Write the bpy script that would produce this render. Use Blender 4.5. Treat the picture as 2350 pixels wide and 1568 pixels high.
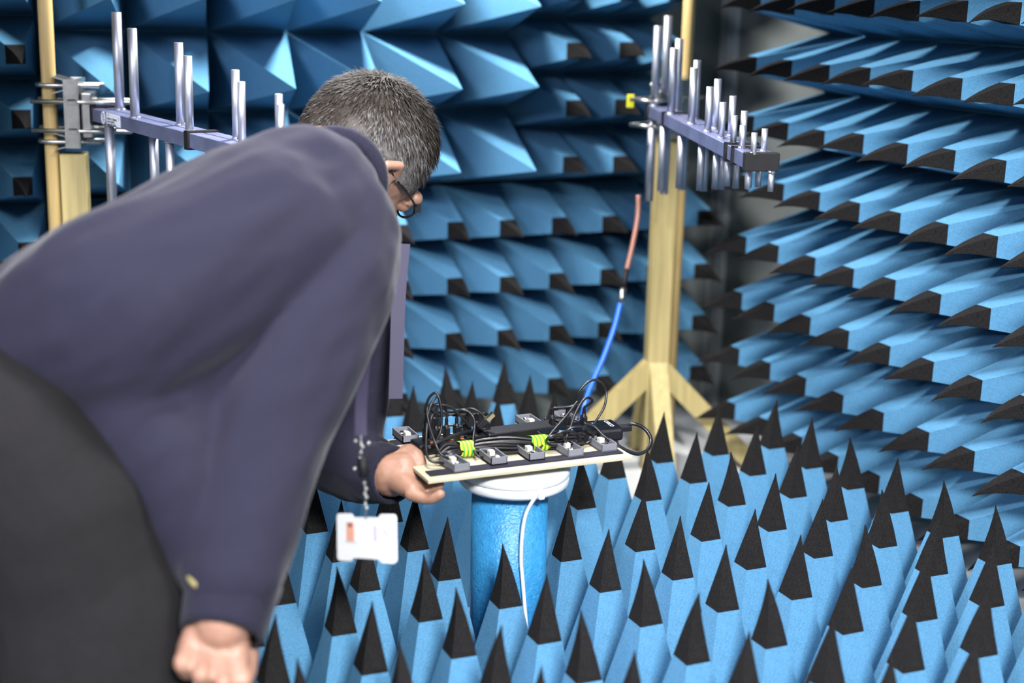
import bpy, bmesh, math, random
import numpy as np
from mathutils import Vector, Matrix, noise
from math import sin, cos, pi, radians
random.seed(7)
for o in list(bpy.data.objects): bpy.data.objects.remove(o)
scene = bpy.context.scene
C = scene.collection

# ------------------------------------------------------------------ camera
YAW, PITCH, ROLL = radians(24.2656), radians(13.7248), radians(1.3987)
FPX, CX, CY, CAMZ = 3400.0, 1175.0, 784.0, 0.8647
fwd = Vector((sin(YAW)*cos(PITCH), cos(YAW)*cos(PITCH), -sin(PITCH)))
rgt0 = Vector((cos(YAW), -sin(YAW), 0)); up0 = rgt0.cross(fwd)
RGT = rgt0*cos(ROLL) + up0*sin(ROLL)
UPV = -rgt0*sin(ROLL) + up0*cos(ROLL)
FWD = fwd
CAM = Vector((0, 0, CAMZ))
cam_d = bpy.data.cameras.new('camera'); cam = bpy.data.objects.new('camera', cam_d); C.objects.link(cam)
cam_d.sensor_fit = 'HORIZONTAL'; cam_d.sensor_width = 36; cam_d.lens = FPX/2350*36
mw = Matrix.Identity(4)
for i, v in enumerate((RGT, UPV, -FWD)):
    for j in range(3): mw[j][i] = v[j]
mw.translation = CAM; cam.matrix_world = mw
cam_d.clip_start = 0.02
cam_d.dof.use_dof = True; cam_d.dof.focus_distance = 1.90; cam_d.dof.aperture_fstop = 2.7
scene.camera = cam

# ------------------------------------------------------------------ world, lamps, exposure
w = bpy.data.worlds.new('world'); scene.world = w; w.use_nodes = True
w.node_tree.nodes['Background'].inputs[0].default_value = (0.55, 0.62, 0.78, 1)
w.node_tree.nodes['Background'].inputs[1].default_value = 0.02
vs = scene.view_settings
vs.view_transform = 'Standard'; vs.look = 'None'; vs.gamma = 1; vs.use_curve_mapping = False; vs.exposure = 0.0
def area(name, loc, target, sx, sy, power, col=(1, 1, 1)):
    l = bpy.data.lights.new(name, 'AREA'); l.shape = 'RECTANGLE'; l.size = sx; l.size_y = sy
    l.energy = power; l.color = col
    o = bpy.data.objects.new(name, l); C.objects.link(o); o.location = loc
    o.rotation_euler = (Vector(target)-Vector(loc)).to_track_quat('-Z', 'Y').to_euler(); return o
LAMP_A = (0.82, 2.22, 1.30); LAMP_B = (0.60, 1.40, 1.28); LAMP_C = (0.20, -0.75, 1.96)
def spot(name, loc, target, power, cone, blend, rad, col):
    l = bpy.data.lights.new(name, 'SPOT'); l.energy = power; l.spot_size = radians(cone); l.spot_blend = blend; l.shadow_soft_size = rad; l.color = col
    o = bpy.data.objects.new(name, l); C.objects.link(o); o.location = loc
    o.rotation_euler = (Vector(target)-Vector(loc)).to_track_quat('-Z', 'Y').to_euler(); return o
spot('chamber_lamp_light', LAMP_A, (0.92, 2.05, 0), 92, 142, .25, .06, (1.0, 0.98, 0.95))
spot('front_lamp_light', LAMP_B, (0.60, 1.40, 0), 60, 116, .25, .06, (0.98, 0.97, 1.0))
FILL_D = (-0.80, 0.50, 1.60)
area('added_fill_light', FILL_D, (0.7, 2.2, 0.6), 0.40, 0.40, 40, (0.82, 0.82, 1.0))  # added fill, brightens the large plain pyramids on the back wall
area('entry_lamp_light', LAMP_C, (0.7, 1.8, 0.2), 0.50, 0.50, 300, (0.98, 0.98, 1.0))

# ------------------------------------------------------------------ helpers
def ray(x, y): return RGT*((x-CX)/FPX) - UPV*((y-CY)/FPX) + FWD
def at(x, y, d): return CAM + ray(x, y)*d                    # picture point at a depth
def onY(x, y, Y): r = ray(x, y); return CAM + r*((Y-CAM.y)/r.y)
def onZ(x, y, Z): r = ray(x, y); return CAM + r*((Z-CAM.z)/r.z)

def link(name, me, mat=None, parent=None, label=None, cat=None, group=None, kind=None, loc=None, smooth=False):
    o = bpy.data.objects.new(name, me); C.objects.link(o)
    if mat is not None and me is not None:
        for m in (mat if isinstance(mat, (list, tuple)) else [mat]):
            if m.name not in [q.name for q in me.materials if q]: me.materials.append(m)
    if parent is not None: o.parent = parent
    if loc is not None: o.location = loc
    if label: o['label'] = label
    if cat: o['category'] = cat
    if group: o['group'] = group
    if kind: o['kind'] = kind
    if smooth and me is not None:
        me.polygons.foreach_set('use_smooth', [True]*len(me.polygons))
    return o
def empty(name, loc=(0, 0, 0), label=None, cat=None, group=None, rot=None, kind=None):
    o = bpy.data.objects.new(name, None); C.objects.link(o); o.location = loc; o.empty_display_size = .02
    if rot is not None: o.rotation_euler = rot
    if label: o['label'] = label
    if cat: o['category'] = cat
    if group: o['group'] = group
    if kind: o['kind'] = kind
    return o

class MB:
    """collects vertices and faces for one mesh"""
    def __init__(s): s.v = []; s.f = []; s.m = []; s.cm = 0
    def add(s, vs, fs):
        b = len(s.v); s.v += [tuple(q) for q in vs]
        for f in fs: s.f.append(tuple(b+i for i in f)); s.m.append(s.cm)
    def box(s, c, sz, R=None, bev=0.0):
        c = Vector(c); h = Vector(sz)/2
        if bev <= 0:
            P = [Vector((x, y, z)) for z in (-h.z, h.z) for y in (-h.y, h.y) for x in (-h.x, h.x)]
            F = [(0, 2, 3, 1), (4, 5, 7, 6), (0, 1, 5, 4), (2, 6, 7, 3), (0, 4, 6, 2), (1, 3, 7, 5)]
        else:
            bm = bmesh.new(); bmesh.ops.create_cube(bm, size=1)
            for q in bm.verts: q.co = Vector((q.co.x*sz[0], q.co.y*sz[1], q.co.z*sz[2]))
            bmesh.ops.bevel(bm, geom=bm.edges[:], offset=bev, segments=2, affect='EDGES', profile=.5)
            bm.verts.index_update()
            P = [q.co.copy() for q in bm.verts]; F = [[q.index for q in f.verts] for f in bm.faces]; bm.free()
        if R is not None: P = [R @ q for q in P]
        s.add([c+q for q in P], F); return s
    def prism(s, poly, z0, z1, R=None, o=(0, 0, 0)):
        n = len(poly); o = Vector(o)
        P = [Vector((x, y, z)) for z in (z0, z1) for x, y in poly]
        if R is not None: P = [R @ q for q in P]
        F = [tuple(reversed(range(n))), tuple(range(n, 2*n))] + [(i, (i+1) % n, n+(i+1) % n, n+i) for i in range(n)]
        s.add([o+q for q in P], F); return s
    def tube(s, pts, r, n=10, caps=True):
        pts = [Vector(p) for p in pts]; N = len(pts)
        rr = r if isinstance(r, (list, tuple)) else [r]*N
        t0 = (pts[1]-pts[0]).normalized()
        a = t0.orthogonal().normalized(); rings = []
        for i, p in enumerate(pts):
            t = (pts[min(i+1, N-1)]-pts[max(i-1, 0)]).normalized()
            a = (a - t*a.dot(t)).normalized(); b = t.cross(a)
            rings.append([p+(a*cos(2*pi*k/n)+b*sin(2*pi*k/n))*rr[i] for k in range(n)])
        V = [q for R_ in rings for q in R_]; F = []
        for i in range(N-1):
            for k in range(n): F.append((i*n+k, i*n+(k+1) % n, (i+1)*n+(k+1) % n, (i+1)*n+k))
        if caps: F.append(tuple(reversed(range(n)))); F.append(tuple(range((N-1)*n, N*n)))
        s.add(V, F); return s
    def lathe(s, prof, n=48, o=(0, 0, 0)):
        o = Vector(o); V = []; F = []
        for r, z in prof:
            for k in range(n): V.append(o+Vector((r*cos(2*pi*k/n), r*sin(2*pi*k/n), z)))
        for i in range(len(prof)-1):
            for k in range(n): F.append((i*n+k, i*n+(k+1) % n, (i+1)*n+(k+1) % n, (i+1)*n+k))
        F.append(tuple(reversed(range(n)))); F.append(tuple(range((len(prof)-1)*n, len(prof)*n)))
        s.add(V, F); return s
    def capsule(s, a, b, ra, rb, n=14, m=5):
        a = Vector(a); b = Vector(b); ax = b-a; L = ax.length
        t = ax/L if L > 1e-6 else Vector((0, 0, 1)); u = t.orthogonal().normalized(); w_ = t.cross(u)
        prof = [(-ra*cos(pi/2*i/m), ra*sin(pi/2*i/m)) for i in range(m+1)] + [(L+rb*sin(pi/2*i/m), rb*cos(pi/2*i/m)) for i in range(m+1)]
        prof[0] = (prof[0][0], ra*.05); prof[-1] = (prof[-1][0], rb*.05)
        V = [a+t*z+(u*cos(2*pi*k/n)+w_*sin(2*pi*k/n))*r for z, r in prof for k in range(n)]
        N = len(prof); F = []
        for i in range(N-1):
            for k in range(n): F.append((i*n+k, i*n+(k+1) % n, (i+1)*n+(k+1) % n, (i+1)*n+k))
        F.append(tuple(reversed(range(n)))); F.append(tuple(range((N-1)*n, N*n)))
        s.add(V, F); return s
    def chain(s, pts):
        for (p, r), (q, r2) in zip(pts[:-1], pts[1:]): s.capsule(p, q, r, r2)
        return s
    def ellipsoid(s, c, axes, n=24, m=14):
        c = Vector(c); A = [Vector(a) for a in axes]; V = []; F = []
        for i in range(1, m):
            th = pi*i/m
            for k in range(n):
                ph = 2*pi*k/n; V.append(c+A[0]*sin(th)*cos(ph)+A[1]*sin(th)*sin(ph)+A[2]*cos(th))
        top = len(V); V.append(c+A[2]); bot = len(V); V.append(c-A[2])
        for i in range(m-2):
            for k in range(n): F.append((i*n+k, (i+1)*n+k, (i+1)*n+(k+1) % n, i*n+(k+1) % n))
        for k in range(n): F.append((top, k, (k+1) % n)); F.append((bot, (m-2)*n+(k+1) % n, (m-2)*n+k))
        s.add(V, F); return s
    def mesh(s, name):
        me = bpy.data.meshes.new(name); me.from_pydata(s.v, [], s.f)
        if any(s.m): me.polygons.foreach_set('material_index', s.m)
        me.update(); return me
    def build(s, name, mat, parent=None, **k): return link(name, s.mesh(name), mat, parent, **k)

def spline(pts, n=8):
    """Catmull-Rom through the points"""
    P = [Vector(p) for p in pts]; P = [P[0]*2-P[1]] + P + [P[-1]*2-P[-2]]; out = []
    for i in range(1, len(P)-2):
        for k in range(n):
            t = k/n; a, b, c, d = P[i-1], P[i], P[i+1], P[i+2]
            out.append(.5*((2*b)+(c-a)*t+(2*a-5*b+4*c-d)*t*t+(3*b-a-3*c+d)*t**3))
    out.append(P[-2]); return out

# ------------------------------------------------------------------ materials
def mat(name, col, rough=.6, metal=0, spec=.5, nscale=0, namt=0, bump=0, bscale=0, sheen=0, col2=None, dist=.002, stretch=None, detail=3):
    m = bpy.data.materials.new(name); m.use_nodes = True; nt = m.node_tree; b = nt.nodes['Principled BSDF']
    b.inputs['Base Color'].default_value = (*col, 1); b.inputs['Roughness'].default_value = rough
    b.inputs['Metallic'].default_value = metal; b.inputs['Specular IOR Level'].default_value = spec
    if sheen: b.inputs['Sheen Weight'].default_value = sheen; b.inputs['Sheen Roughness'].default_value = .4
    tc = nt.nodes.new('ShaderNodeTexCoord'); src = tc.outputs['Object']
    if stretch:
        mp = nt.nodes.new('ShaderNodeMapping'); mp.inputs['Scale'].default_value = stretch
        nt.links.new(src, mp.inputs[0]); src = mp.outputs[0]
    if nscale:
        n = nt.nodes.new('ShaderNodeTexNoise'); n.inputs['Scale'].default_value = nscale; n.inputs['Detail'].default_value = detail
        nt.links.new(src, n.inputs['Vector'])
        r = nt.nodes.new('ShaderNodeValToRGB'); r.color_ramp.elements[0].position = .3; r.color_ramp.elements[1].position = .7
        c2 = col2 if col2 else tuple(min(1, c*(1+namt)) for c in col); c1 = col if col2 else tuple(c*(1-namt) for c in col)
        r.color_ramp.elements[0].color = (*c1, 1); r.color_ramp.elements[1].color = (*c2, 1)
        nt.links.new(n.outputs['Fac'], r.inputs[0]); nt.links.new(r.outputs[0], b.inputs['Base Color'])
    if bump:
        n2 = nt.nodes.new('ShaderNodeTexNoise'); n2.inputs['Scale'].default_value = bscale; n2.inputs['Detail'].default_value = 2
        nt.links.new(src, n2.inputs['Vector'])
        bp = nt.nodes.new('ShaderNodeBump'); bp.inputs['Strength'].default_value = bump; bp.inputs['Distance'].default_value = dist
        nt.links.new(n2.outputs['Fac'], bp.inputs['Height']); nt.links.new(bp.outputs[0], b.inputs['Normal'])
    return m
M = {}
M['foam'] = mat('blue_foam', (.074, .208, .345), .9, spec=.12, nscale=420, namt=.16, bump=.5, bscale=700, dist=.0008)
M['tip'] = mat('black_foam', (.0115, .0108, .0108), .95, spec=.08, nscale=500, namt=.5, bump=.5, bscale=700, dist=.0008)
M['column'] = mat('closed_cell_foam', (.03, .22, .46), .40, spec=.5, nscale=160, namt=.18, bump=.8, bscale=330, dist=.0016)
M['floor'] = mat('pale_floor', (.46, .47, .47), .5, nscale=7, namt=.06)
M['metalwall'] = mat('shielding_panel', (.20, .22, .215), .40, metal=.3, nscale=5, namt=.12)
M['ceil'] = mat('dark_ceiling_lining', (.02, .03, .05), .9)
M['seam'] = mat('seam_strip', (.42, .44, .44), .45)
M['white'] = mat('white_plastic', (.66, .67, .68), .35)
M['ply'] = mat('plywood', (.40, .36, .25), .6, nscale=14, namt=.09, stretch=(3, 30, 30))
M['plyedge'] = M['ply']
M['velcro'] = mat('hook_tape', (.018, .017, .028), .95, spec=.2, nscale=900, namt=.7, bump=.8, bscale=900)
M['grey'] = mat('grey_print', (.135, .14, .165), .55, bump=.15, bscale=300)
M['pcb'] = mat('circuit_board', (.006, .006, .008), .4, nscale=520, col2=(.26, .25, .25))
q_ = [n for n in M['pcb'].node_tree.nodes if n.type == 'VALTORGB'][0].color_ramp.elements; q_[0].position = .54; q_[1].position = .62
M['conn'] = mat('cream_connector', (.60, .57, .46), .45)
M['blackp'] = mat('black_plastic', (.006, .006, .008), .42, spec=.35)
M['gloss'] = mat('gloss_black', (.006, .007, .010), .12)
M['cable'] = mat('black_cable', (.006, .006, .008), .36, spec=.45)
M['gold'] = mat('gold_metal', (.75, .58, .32), .25, metal=1)
M['steel'] = mat('zinc_steel', (.40, .40, .38), .34, metal=1, nscale=60, namt=.18)
M['alu'] = mat('aluminium', (.40, .42, .48), .46, metal=.9, nscale=28, namt=.12, stretch=(1, 1, .5))
M['alubox'] = mat('aluminium_boom', (.27, .30, .50), .40, metal=.85, nscale=26, namt=.2)
M['darkclip'] = mat('dark_clip', (.006, .006, .007), .6, spec=.2)
M['pine'] = mat('pine', (.33, .265, .108), .62, nscale=8, namt=.16, stretch=(14, 14, .8))
M['dowel'] = mat('dowel_pine', (.43, .31, .125), .5, nscale=9, namt=.18, stretch=(22, 22, .9))
M['label'] = mat('label_white', (.72, .76, .82), .5)
M['ink'] = mat('ink', (.01, .01, .02), .5)
M['inkblue'] = mat('ink_blue', (.03, .10, .45), .5)
M['inkwhite'] = mat('ink_white', (.45, .45, .48), .5)
M['orange'] = mat('orange_button', (.75, .16, .03), .4)
M['bluecable'] = mat('blue_cable', (.006, .10, .52), .35)
M['brown'] = mat('copper_brown_cable', (.20, .085, .058), .4)
M['yellow'] = mat('yellow_tape', (.62, .60, .02), .45)
M['skin'] = mat('skin', (.265, .142, .096), .5, nscale=60, namt=.10, bump=.15, bscale=250)
M['skin'].node_tree.nodes['Principled BSDF'].inputs['Subsurface Weight'].default_value = .12
M['skin'].node_tree.nodes['Principled BSDF'].inputs['Subsurface Radius'].default_value = (.01, .004, .002)
M['sweater'] = mat('navy_sweater', (.0125, .0121, .0232), .95, spec=.15, nscale=500, namt=.12, bump=.35, bscale=900, sheen=.08, dist=.0006)
M['cuff'] = mat('navy_rib', (.0114, .0110, .0212), .95, spec=.15, nscale=400, namt=.15, bump=.5, bscale=500, sheen=.08, stretch=(1, 1, 1))
M['trouser'] = mat('charcoal_trouser', (.0085, .0080, .0085), .95, spec=.15, nscale=300, namt=.2)
M['gold_thread'] = mat('olive_yellow_tag', (.22, .19, .07), .6)
M['shoe'] = mat('black_leather', (.012, .012, .012), .4)
M['lens'] = mat('lanyard_ribbon', (.022, .018, .045), .7)
M['photo'] = mat('photo_print', (.62, .30, .22), .5)
M['purple'] = mat('purple_ink', (.20, .10, .32), .5)
def stripes(name):
    m = bpy.data.materials.new(name); m.use_nodes = True; nt = m.node_tree; b = nt.nodes['Principled BSDF']
    uv = nt.nodes.new('ShaderNodeTexCoord'); wv = nt.nodes.new('ShaderNodeTexWave'); wv.inputs['Scale'].default_value = 62
    wv.bands_direction = 'X'; wv.inputs['Distortion'].default_value = 1.2; wv.inputs['Detail Scale'].default_value = .4
    r = nt.nodes.new('ShaderNodeValToRGB'); r.color_ramp.elements[0].position = .38; r.color_ramp.elements[1].position = .5
    r.color_ramp.elements[0].color = (.03, .22, .02, 1); r.color_ramp.elements[1].color = (.50, .56, .015, 1)
    nt.links.new(uv.outputs['Object'], wv.inputs['Vector']); nt.links.new(wv.outputs['Fac'], r.inputs[0]); nt.links.new(r.outputs[0], b.inputs['Base Color'])
    b.inputs['Roughness'].default_value = .35; return m
M['tape'] = stripes('green_yellow_tape')
def emit(name, col, st):
    m = bpy.data.materials.new(name); m.use_nodes = True; b = m.node_tree.nodes['Principled BSDF']
    b.inputs['Base Color'].default_value = (*col, 1); b.inputs['Emission Color'].default_value = (*col, 1); b.inputs['Emission Strength'].default_value = st
    return m
M['led'] = emit('blue_led', (.02, .25, 1), 2.5)
M['diffuser'] = emit('lamp_diffuser', (1, .97, .92), 3.0)
def hairmat():
    m = bpy.data.materials.new('salt_and_pepper_hair'); m.use_nodes = True; nt = m.node_tree; b = nt.nodes['Principled BSDF']
    at_ = nt.nodes.new('ShaderNodeAttribute'); at_.attribute_name = 'tone'
    r = nt.nodes.new('ShaderNodeValToRGB'); e = r.color_ramp.elements
    e[0].position = 0; e[0].color = (.0075, .0055, .0045, 1); e[1].position = 1; e[1].color = (.115, .112, .112, 1)
    q = e.new(.5); q.color = (.030, .0235, .0185, 1)
    nt.links.new(at_.outputs['Fac'], r.inputs[0]); nt.links.new(r.outputs[0], b.inputs['Base Color'])
    b.inputs['Roughness'].default_value = .75; b.inputs['Specular IOR Level'].default_value = .2; return m
M['hair'] = hairmat()

# ------------------------------------------------------------------ the setting
def struct(name, mb, m, **k): return mb.build(name, m, kind='structure', **k)
ZLOW = -0.42
XR, YB = 1.645, 2.643                       # inner faces of the right and the back wall
mb = MB(); mb.prism([(.30, .35), (XR+.05, .35), (XR+.05, YB+.05), (-.40, YB+.05), (-.40, 1.63), (.30, 1.63)], -.05, 0); struct('floor', mb, M['floor'])
mb = MB(); mb.box((-.35, .4, ZLOW-.05), (4.1, 4.7, .1)); struct('floor_entry', mb, M['floor'])
mb = MB(); mb.prism([(.31, .36), (XR+.04, .36), (XR+.04, YB), (-.39, YB), (-.39, 1.64), (.31, 1.64)], ZLOW, -.05); struct('trim_1', mb, M['metalwall'])
mb = MB(); mb.box(((XR-2.35)/2, YB+.025, .80), (XR+2.35, .05, 2.5)); struct('wall_back', mb, M['metalwall'])
mb = MB(); mb.box((XR+.025, .62, .75), (.05, 4.0, 2.5)); struct('wall_right', mb, M['metalwall'])
mb = MB(); mb.box((-2.325, .4, .8), (.05, 4.6, 2.5)); struct('wall_left', mb, M['white'])
mb = MB(); mb.box((.03, 2.32, .68), (.05, .64, 1.36)); struct('wall_light_block', mb, M['metalwall'])  # stub added out of view to block light from the left strip
mb = MB(); mb.box(((XR-2.35)/2, -1.9, .8), (XR+2.35, .05, 2.5)); struct('wall_front', mb, M['white'])
mb = MB(); mb.box(((XR-2.35)/2, .37, 2.06), (XR+2.35, 4.6, .06)); struct('ceiling_entry', mb, M['white'])
mb = MB(); mb.box(((XR-.10)/2, 1.85, 1.395), (XR+.10, 1.6, .05)); struct('ceiling', mb, M['ceil'])
mb = MB(); mb.box(((XR-.10)/2, 1.02, 1.56), (XR+.10, .06, .90)); struct('lintel_light_block', mb, M['metalwall'])  # unseen lintel, added to shade the upper absorber rows
# seam strip in the bare corner
cpos = onY(1640, 500, YB-.004)
mb = MB(); mb.box((cpos.x, YB-.006, .75), (.016, .012, 1.5)); mb.box((XR-.006, YB-.05, .75), (.012, .03, 1.5)); struct('trim_3', mb, M['seam'])

# ------------------------------------------------------------------ pyramid absorbers
P = .102
FR0 = .286
def frustum_mesh(name, w0, w1, z0, z1):
    a, b = w0/2, w1/2; me = MB()
    me.add([(-a, -a, z0), (a, -a, z0), (a, a, z0), (-a, a, z0), (-b, -b, z1), (b, -b, z1), (b, b, z1), (-b, b, z1)],
           [(3, 2, 1, 0), (0, 1, 5, 4), (1, 2, 6, 5), (2, 3, 7, 6), (3, 0, 4, 7), (4, 5, 6, 7)])
    return me.mesh(name)
def tip_mesh(name, w1, h, bx, by, curl=2.2):
    """black tip, origin at its base; bends sideways by (bx, by) at the apex"""
    mb = MB(); ts = [0, .3, .55, .75, .9, 1.0]; V = []; F = []
    for t in ts:
        r = w1/2*(1-t) if t < 1 else w1*.012
        ox, oy = bx*t**curl, by*t**curl
        V += [(ox-r, oy-r, h*t), (ox+r, oy-r, h*t), (ox+r, oy+r, h*t), (ox-r, oy+r, h*t)]
    for i in range(len(ts)-1):
        for k in range(4): F.append((i*4+k, i*4+(k+1) % 4, (i+1)*4+(k+1) % 4, (i+1)*4+k))
    F.append((3, 2, 1, 0)); n = len(ts)*4; F.append((n-4, n-3, n-2, n-1)); mb.add(V, F); return mb.mesh(name)
CAPW, CAPH = P*FR0, .0755
BODY_WALL = frustum_mesh('pyramid_wall', P*.985, CAPW, 0, .187); BODY_WALL.materials.append(M['foam'])
BODY_FLOOR = frustum_mesh('pyramid_floor', P*.90, CAPW, 0, .152); BODY_FLOOR.materials.append(M['foam'])
rv = random.Random(3)
def tipset(k, bxr, by0, byr, h=CAPH):
    L = []
    for i in range(k):
        me = tip_mesh('tip', CAPW, h*rv.uniform(.96, 1.05), rv.uniform(-bxr, bxr), by0+rv.uniform(-byr, byr), rv.choice((1.8, 2.4, 3.0)))
        me.materials.append(M['tip']); L.append(me)
    return L
TIP_FLOOR = tipset(8, .006, .000, .005)
TIP_RIGHT = tipset(8, .004, -.011, .006)
TIP_BACK = tipset(6, .004, -.007, .005)
BIGW = .140
BODY_BIG = frustum_mesh('pyramid_big', BIGW*.99, BIGW*.012, 0, .310); BODY_BIG.materials.append(M['foam'])
def place_pyr(root, x, y, z, body, tips=None, rnd=rv, special=None, tilt=.012):
    o = link('pyramid', body, None, root); o.location = (x, y, z)
    o.rotation_euler = (rnd.uniform(-tilt, tilt), rnd.uniform(-tilt, tilt), rnd.uniform(-.02, .02))
    if tips:
        t = link('tip', special or rnd.choice(tips), None, o); t.location = (0, 0, .187 if body is BODY_WALL else .152)
    return o
def panel(label, loc, rot, cells, body, tips, slab_t, pitch, group, special={}, tilt=.012):
    """one absorber panel: foam base with its pyramids; cells are local (x, y)"""
    root = empty('absorber_panel', loc, label, 'absorber panel', group)
    root.rotation_mode = 'QUATERNION'; root.rotation_quaternion = rot
    xs = [c[0] for c in cells]; ys = [c[1] for c in cells]; h = pitch/2
    mb = MB()
    # base slab: one strip per row so that a notched panel keeps its outline
    rows = {}
    for x, y in cells: rows.setdefault(round(y, 4), []).append(x)
    for y, xx in rows.items(): mb.box(((min(xx)+max(xx))/2, y, slab_t/2), (max(xx)-min(xx)+pitch*.998, pitch*1.0, slab_t))
    mb.build('base', M['foam'], root)
    for c in cells: place_pyr(root, c[0], c[1], slab_t, body, tips, special=special.get(c), tilt=tilt)
    return root
Q_FLOOR = Matrix.Identity(3).to_quaternion()
Q_RIGHT = Matrix(((0, 0, -1), (-1, 0, 0), (0, 1, 0))).to_quaternion()      # x -> -Y, y -> +Z, z -> -X
Q_BACK = Matrix(((1, 0, 0), (0, 0, -1), (0, 1, 0))).to_quaternion()         # x -> +X, y -> +Z, z -> -Y

# floor: axis of cell (0, 0)
FX, FY = .7943, 1.5735
G_F = 'absorber panels on the floor'
SL = .003
def cells(i0, i1, j0, j1, skip=()): return [(i*P, j*P) for j in range(j0, j1+1) for i in range(i0, i1+1) if (i, j) not in skip]
def fpanel(label, dx, dy, cl): panel(label, (FX+dx*P, FY+dy*P, 0), Q_FLOOR, cl, BODY_FLOOR, TIP_FLOOR, SL, P, G_F)
fpanel('blue pyramid floor absorber in the right foreground, in front of the round foam column', 0, 0, cells(0, 5, -5, 0))
fpanel('narrow blue pyramid floor absorber along the right wall, farther back', 0, 0, cells(3, 5, 1, 3))
fpanel('blue pyramid floor absorber behind the wooden board, nearest the wooden mast', 0, -.41, cells(-3, 2, 4, 7) + cells(0, 2, 2, 3))
fpanel('shaded blue pyramid floor absorber left of the foam column, behind the hanging badge', -.65, 0, cells(-3, -1, 0, 2))
fpanel('blue pyramid floor absorber at the lower middle, beside the hanging hand', -.27, 0, cells(-4, -1, -6, -1))

# right wall
RX, RY, RZ = 1.408, 2.148+.0143, .829-.08-.0143       # cap base plane and axis of cell (0, 0)
G_R = 'absorber panels on the right wall'
wallx = RX+.187+.05
def rpanel(label, i0, i1, r0, r1):
    panel(label, (wallx, RY, RZ), Q_RIGHT, [(i*P, -r*P) for r in range(r0, r1+1) for i in range(i0, i1+1)], BODY_WALL, TIP_RIGHT, .05, P, G_R)
rpanel('pyramid absorber low on the right wall, far end near the bare corner', 0, 5, 1, 6)
rpanel('pyramid absorber low on the right wall, near end at the picture edge', 6, 9, 1, 6)
rpanel('dim pyramid absorber high on the right wall, far end above the right antenna', 0, 5, -4, 0)
rpanel('dim pyramid absorber high on the right wall, at the upper right corner', 6, 9, -4, 0)

# back wall
BX, BYc, BZ = .9544+.0143, 2.406, .5264-.08-.0143
G_B = 'absorber panels on the back wall'
def bpanel(label, dx, i0, i1, dz, r0, r1):
    panel(label, (BX+dx*P, BYc+.187+.05, BZ+dz*P), Q_BACK, [(i*P, r*P) for r in range(r0, r1+1) for i in range(i0, i1+1)], BODY_WALL, TIP_BACK, .05, P, G_B)
bpanel('black-tipped absorber low on the back wall, beside the right wooden mast', 0, 0, 5, 0, -3, 0)
bpanel('black-tipped absorber low on the back wall, behind the bending man', 0, -6, -1, 0, -3, 0)
bpanel('black-tipped absorber low on the back wall, far left behind the left mast', -.08, -10, -7, 0, -3, 0)
bpanel('black-tipped absorber high on the back wall, left of the right antenna', .2, 2, 4, .07, 1, 6)
bpanel('dark black-tipped absorber at the left edge, above and left of the left antenna', -.1, -10, -7, 0, 1, 6)
big_z = [.492+.137*(k+.5) for k in range(4)]
root = empty('absorber_panel', (0, YB, 0), 'large plain blue pyramid absorber without black tips high on the back wall', 'absorber panel', G_B)
root.rotation_mode = 'QUATERNION'; root.rotation_quaternion = Q_BACK
mb = MB(); mb.box((.298+.42, .492+.137*2, .025), (.84, .137*4, .05)); mb.build('base', M['foam'], root)
for k in range(4):
    for i in range(6):
        o = place_pyr(root, .298+BIGW*(i+.5), big_z[k], .05, BODY_BIG, tilt=.008)
        o.rotation_euler.x += .03; o.scale = (1, .98, 1)

# ------------------------------------------------------------------ foam column, turntable
COL = Vector((.710, 1.57)); CR = .047
mb = MB(); mb.lathe([(CR, 0), (CR, .2634)], 64, (COL.x, COL.y, 0))
co = mb.build('foam_column', M['column'], label='round bright blue foam column standing among the floor pyramids', cat='column', smooth=False)
for f in co.data.polygons: f.use_smooth = len(f.vertices) == 4
TT = empty('turntable', (COL.x+.004, COL.y-.002, .2634), 'small round white turntable on top of the blue foam column', 'turntable')
mb = MB(); mb.lathe([(.052, 0), (.064, .002), (.0675, .006), (.068, .0135), (.0672, .0145), (.064, .0146)], 72)
mb.build('turntable_base', M['white'], TT, smooth=True)
mb = MB(); mb.lathe([(.060, .0146), (.0672, .0152), (.0685, .017), (.0688, .0225), (.0675, .0255), (.062, .027)], 72)
mb.build('turntable_plate', M['white'], TT, smooth=True)
wob = TT.location
sx = onY(1243, 1108, 1.503)
mb = MB(); mb.box((sx.x-wob.x, sx.y-wob.y, .007), (.008, .007, .010), bev=.002); mb.build('cable_outlet', M['white'], TT)
def PY(l): return [onY(*q) for q in l]
mb = MB(); mb.tube(spline(PY([(1246, 1106, 1.498), (1243, 1120, 1.494), (1226, 1145, 1.501), (1207, 1180, 1.511), (1198, 1230, 1.516), (1196, 1290, 1.518), (1200, 1340, 1.518)])+[Vector((.72, 1.515, .02))], 8), .0024, 8)
mb.build('turntable_cable', M['white'], label='thin white cable hanging from the turntable down the blue column', cat='cable', smooth=True)

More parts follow.
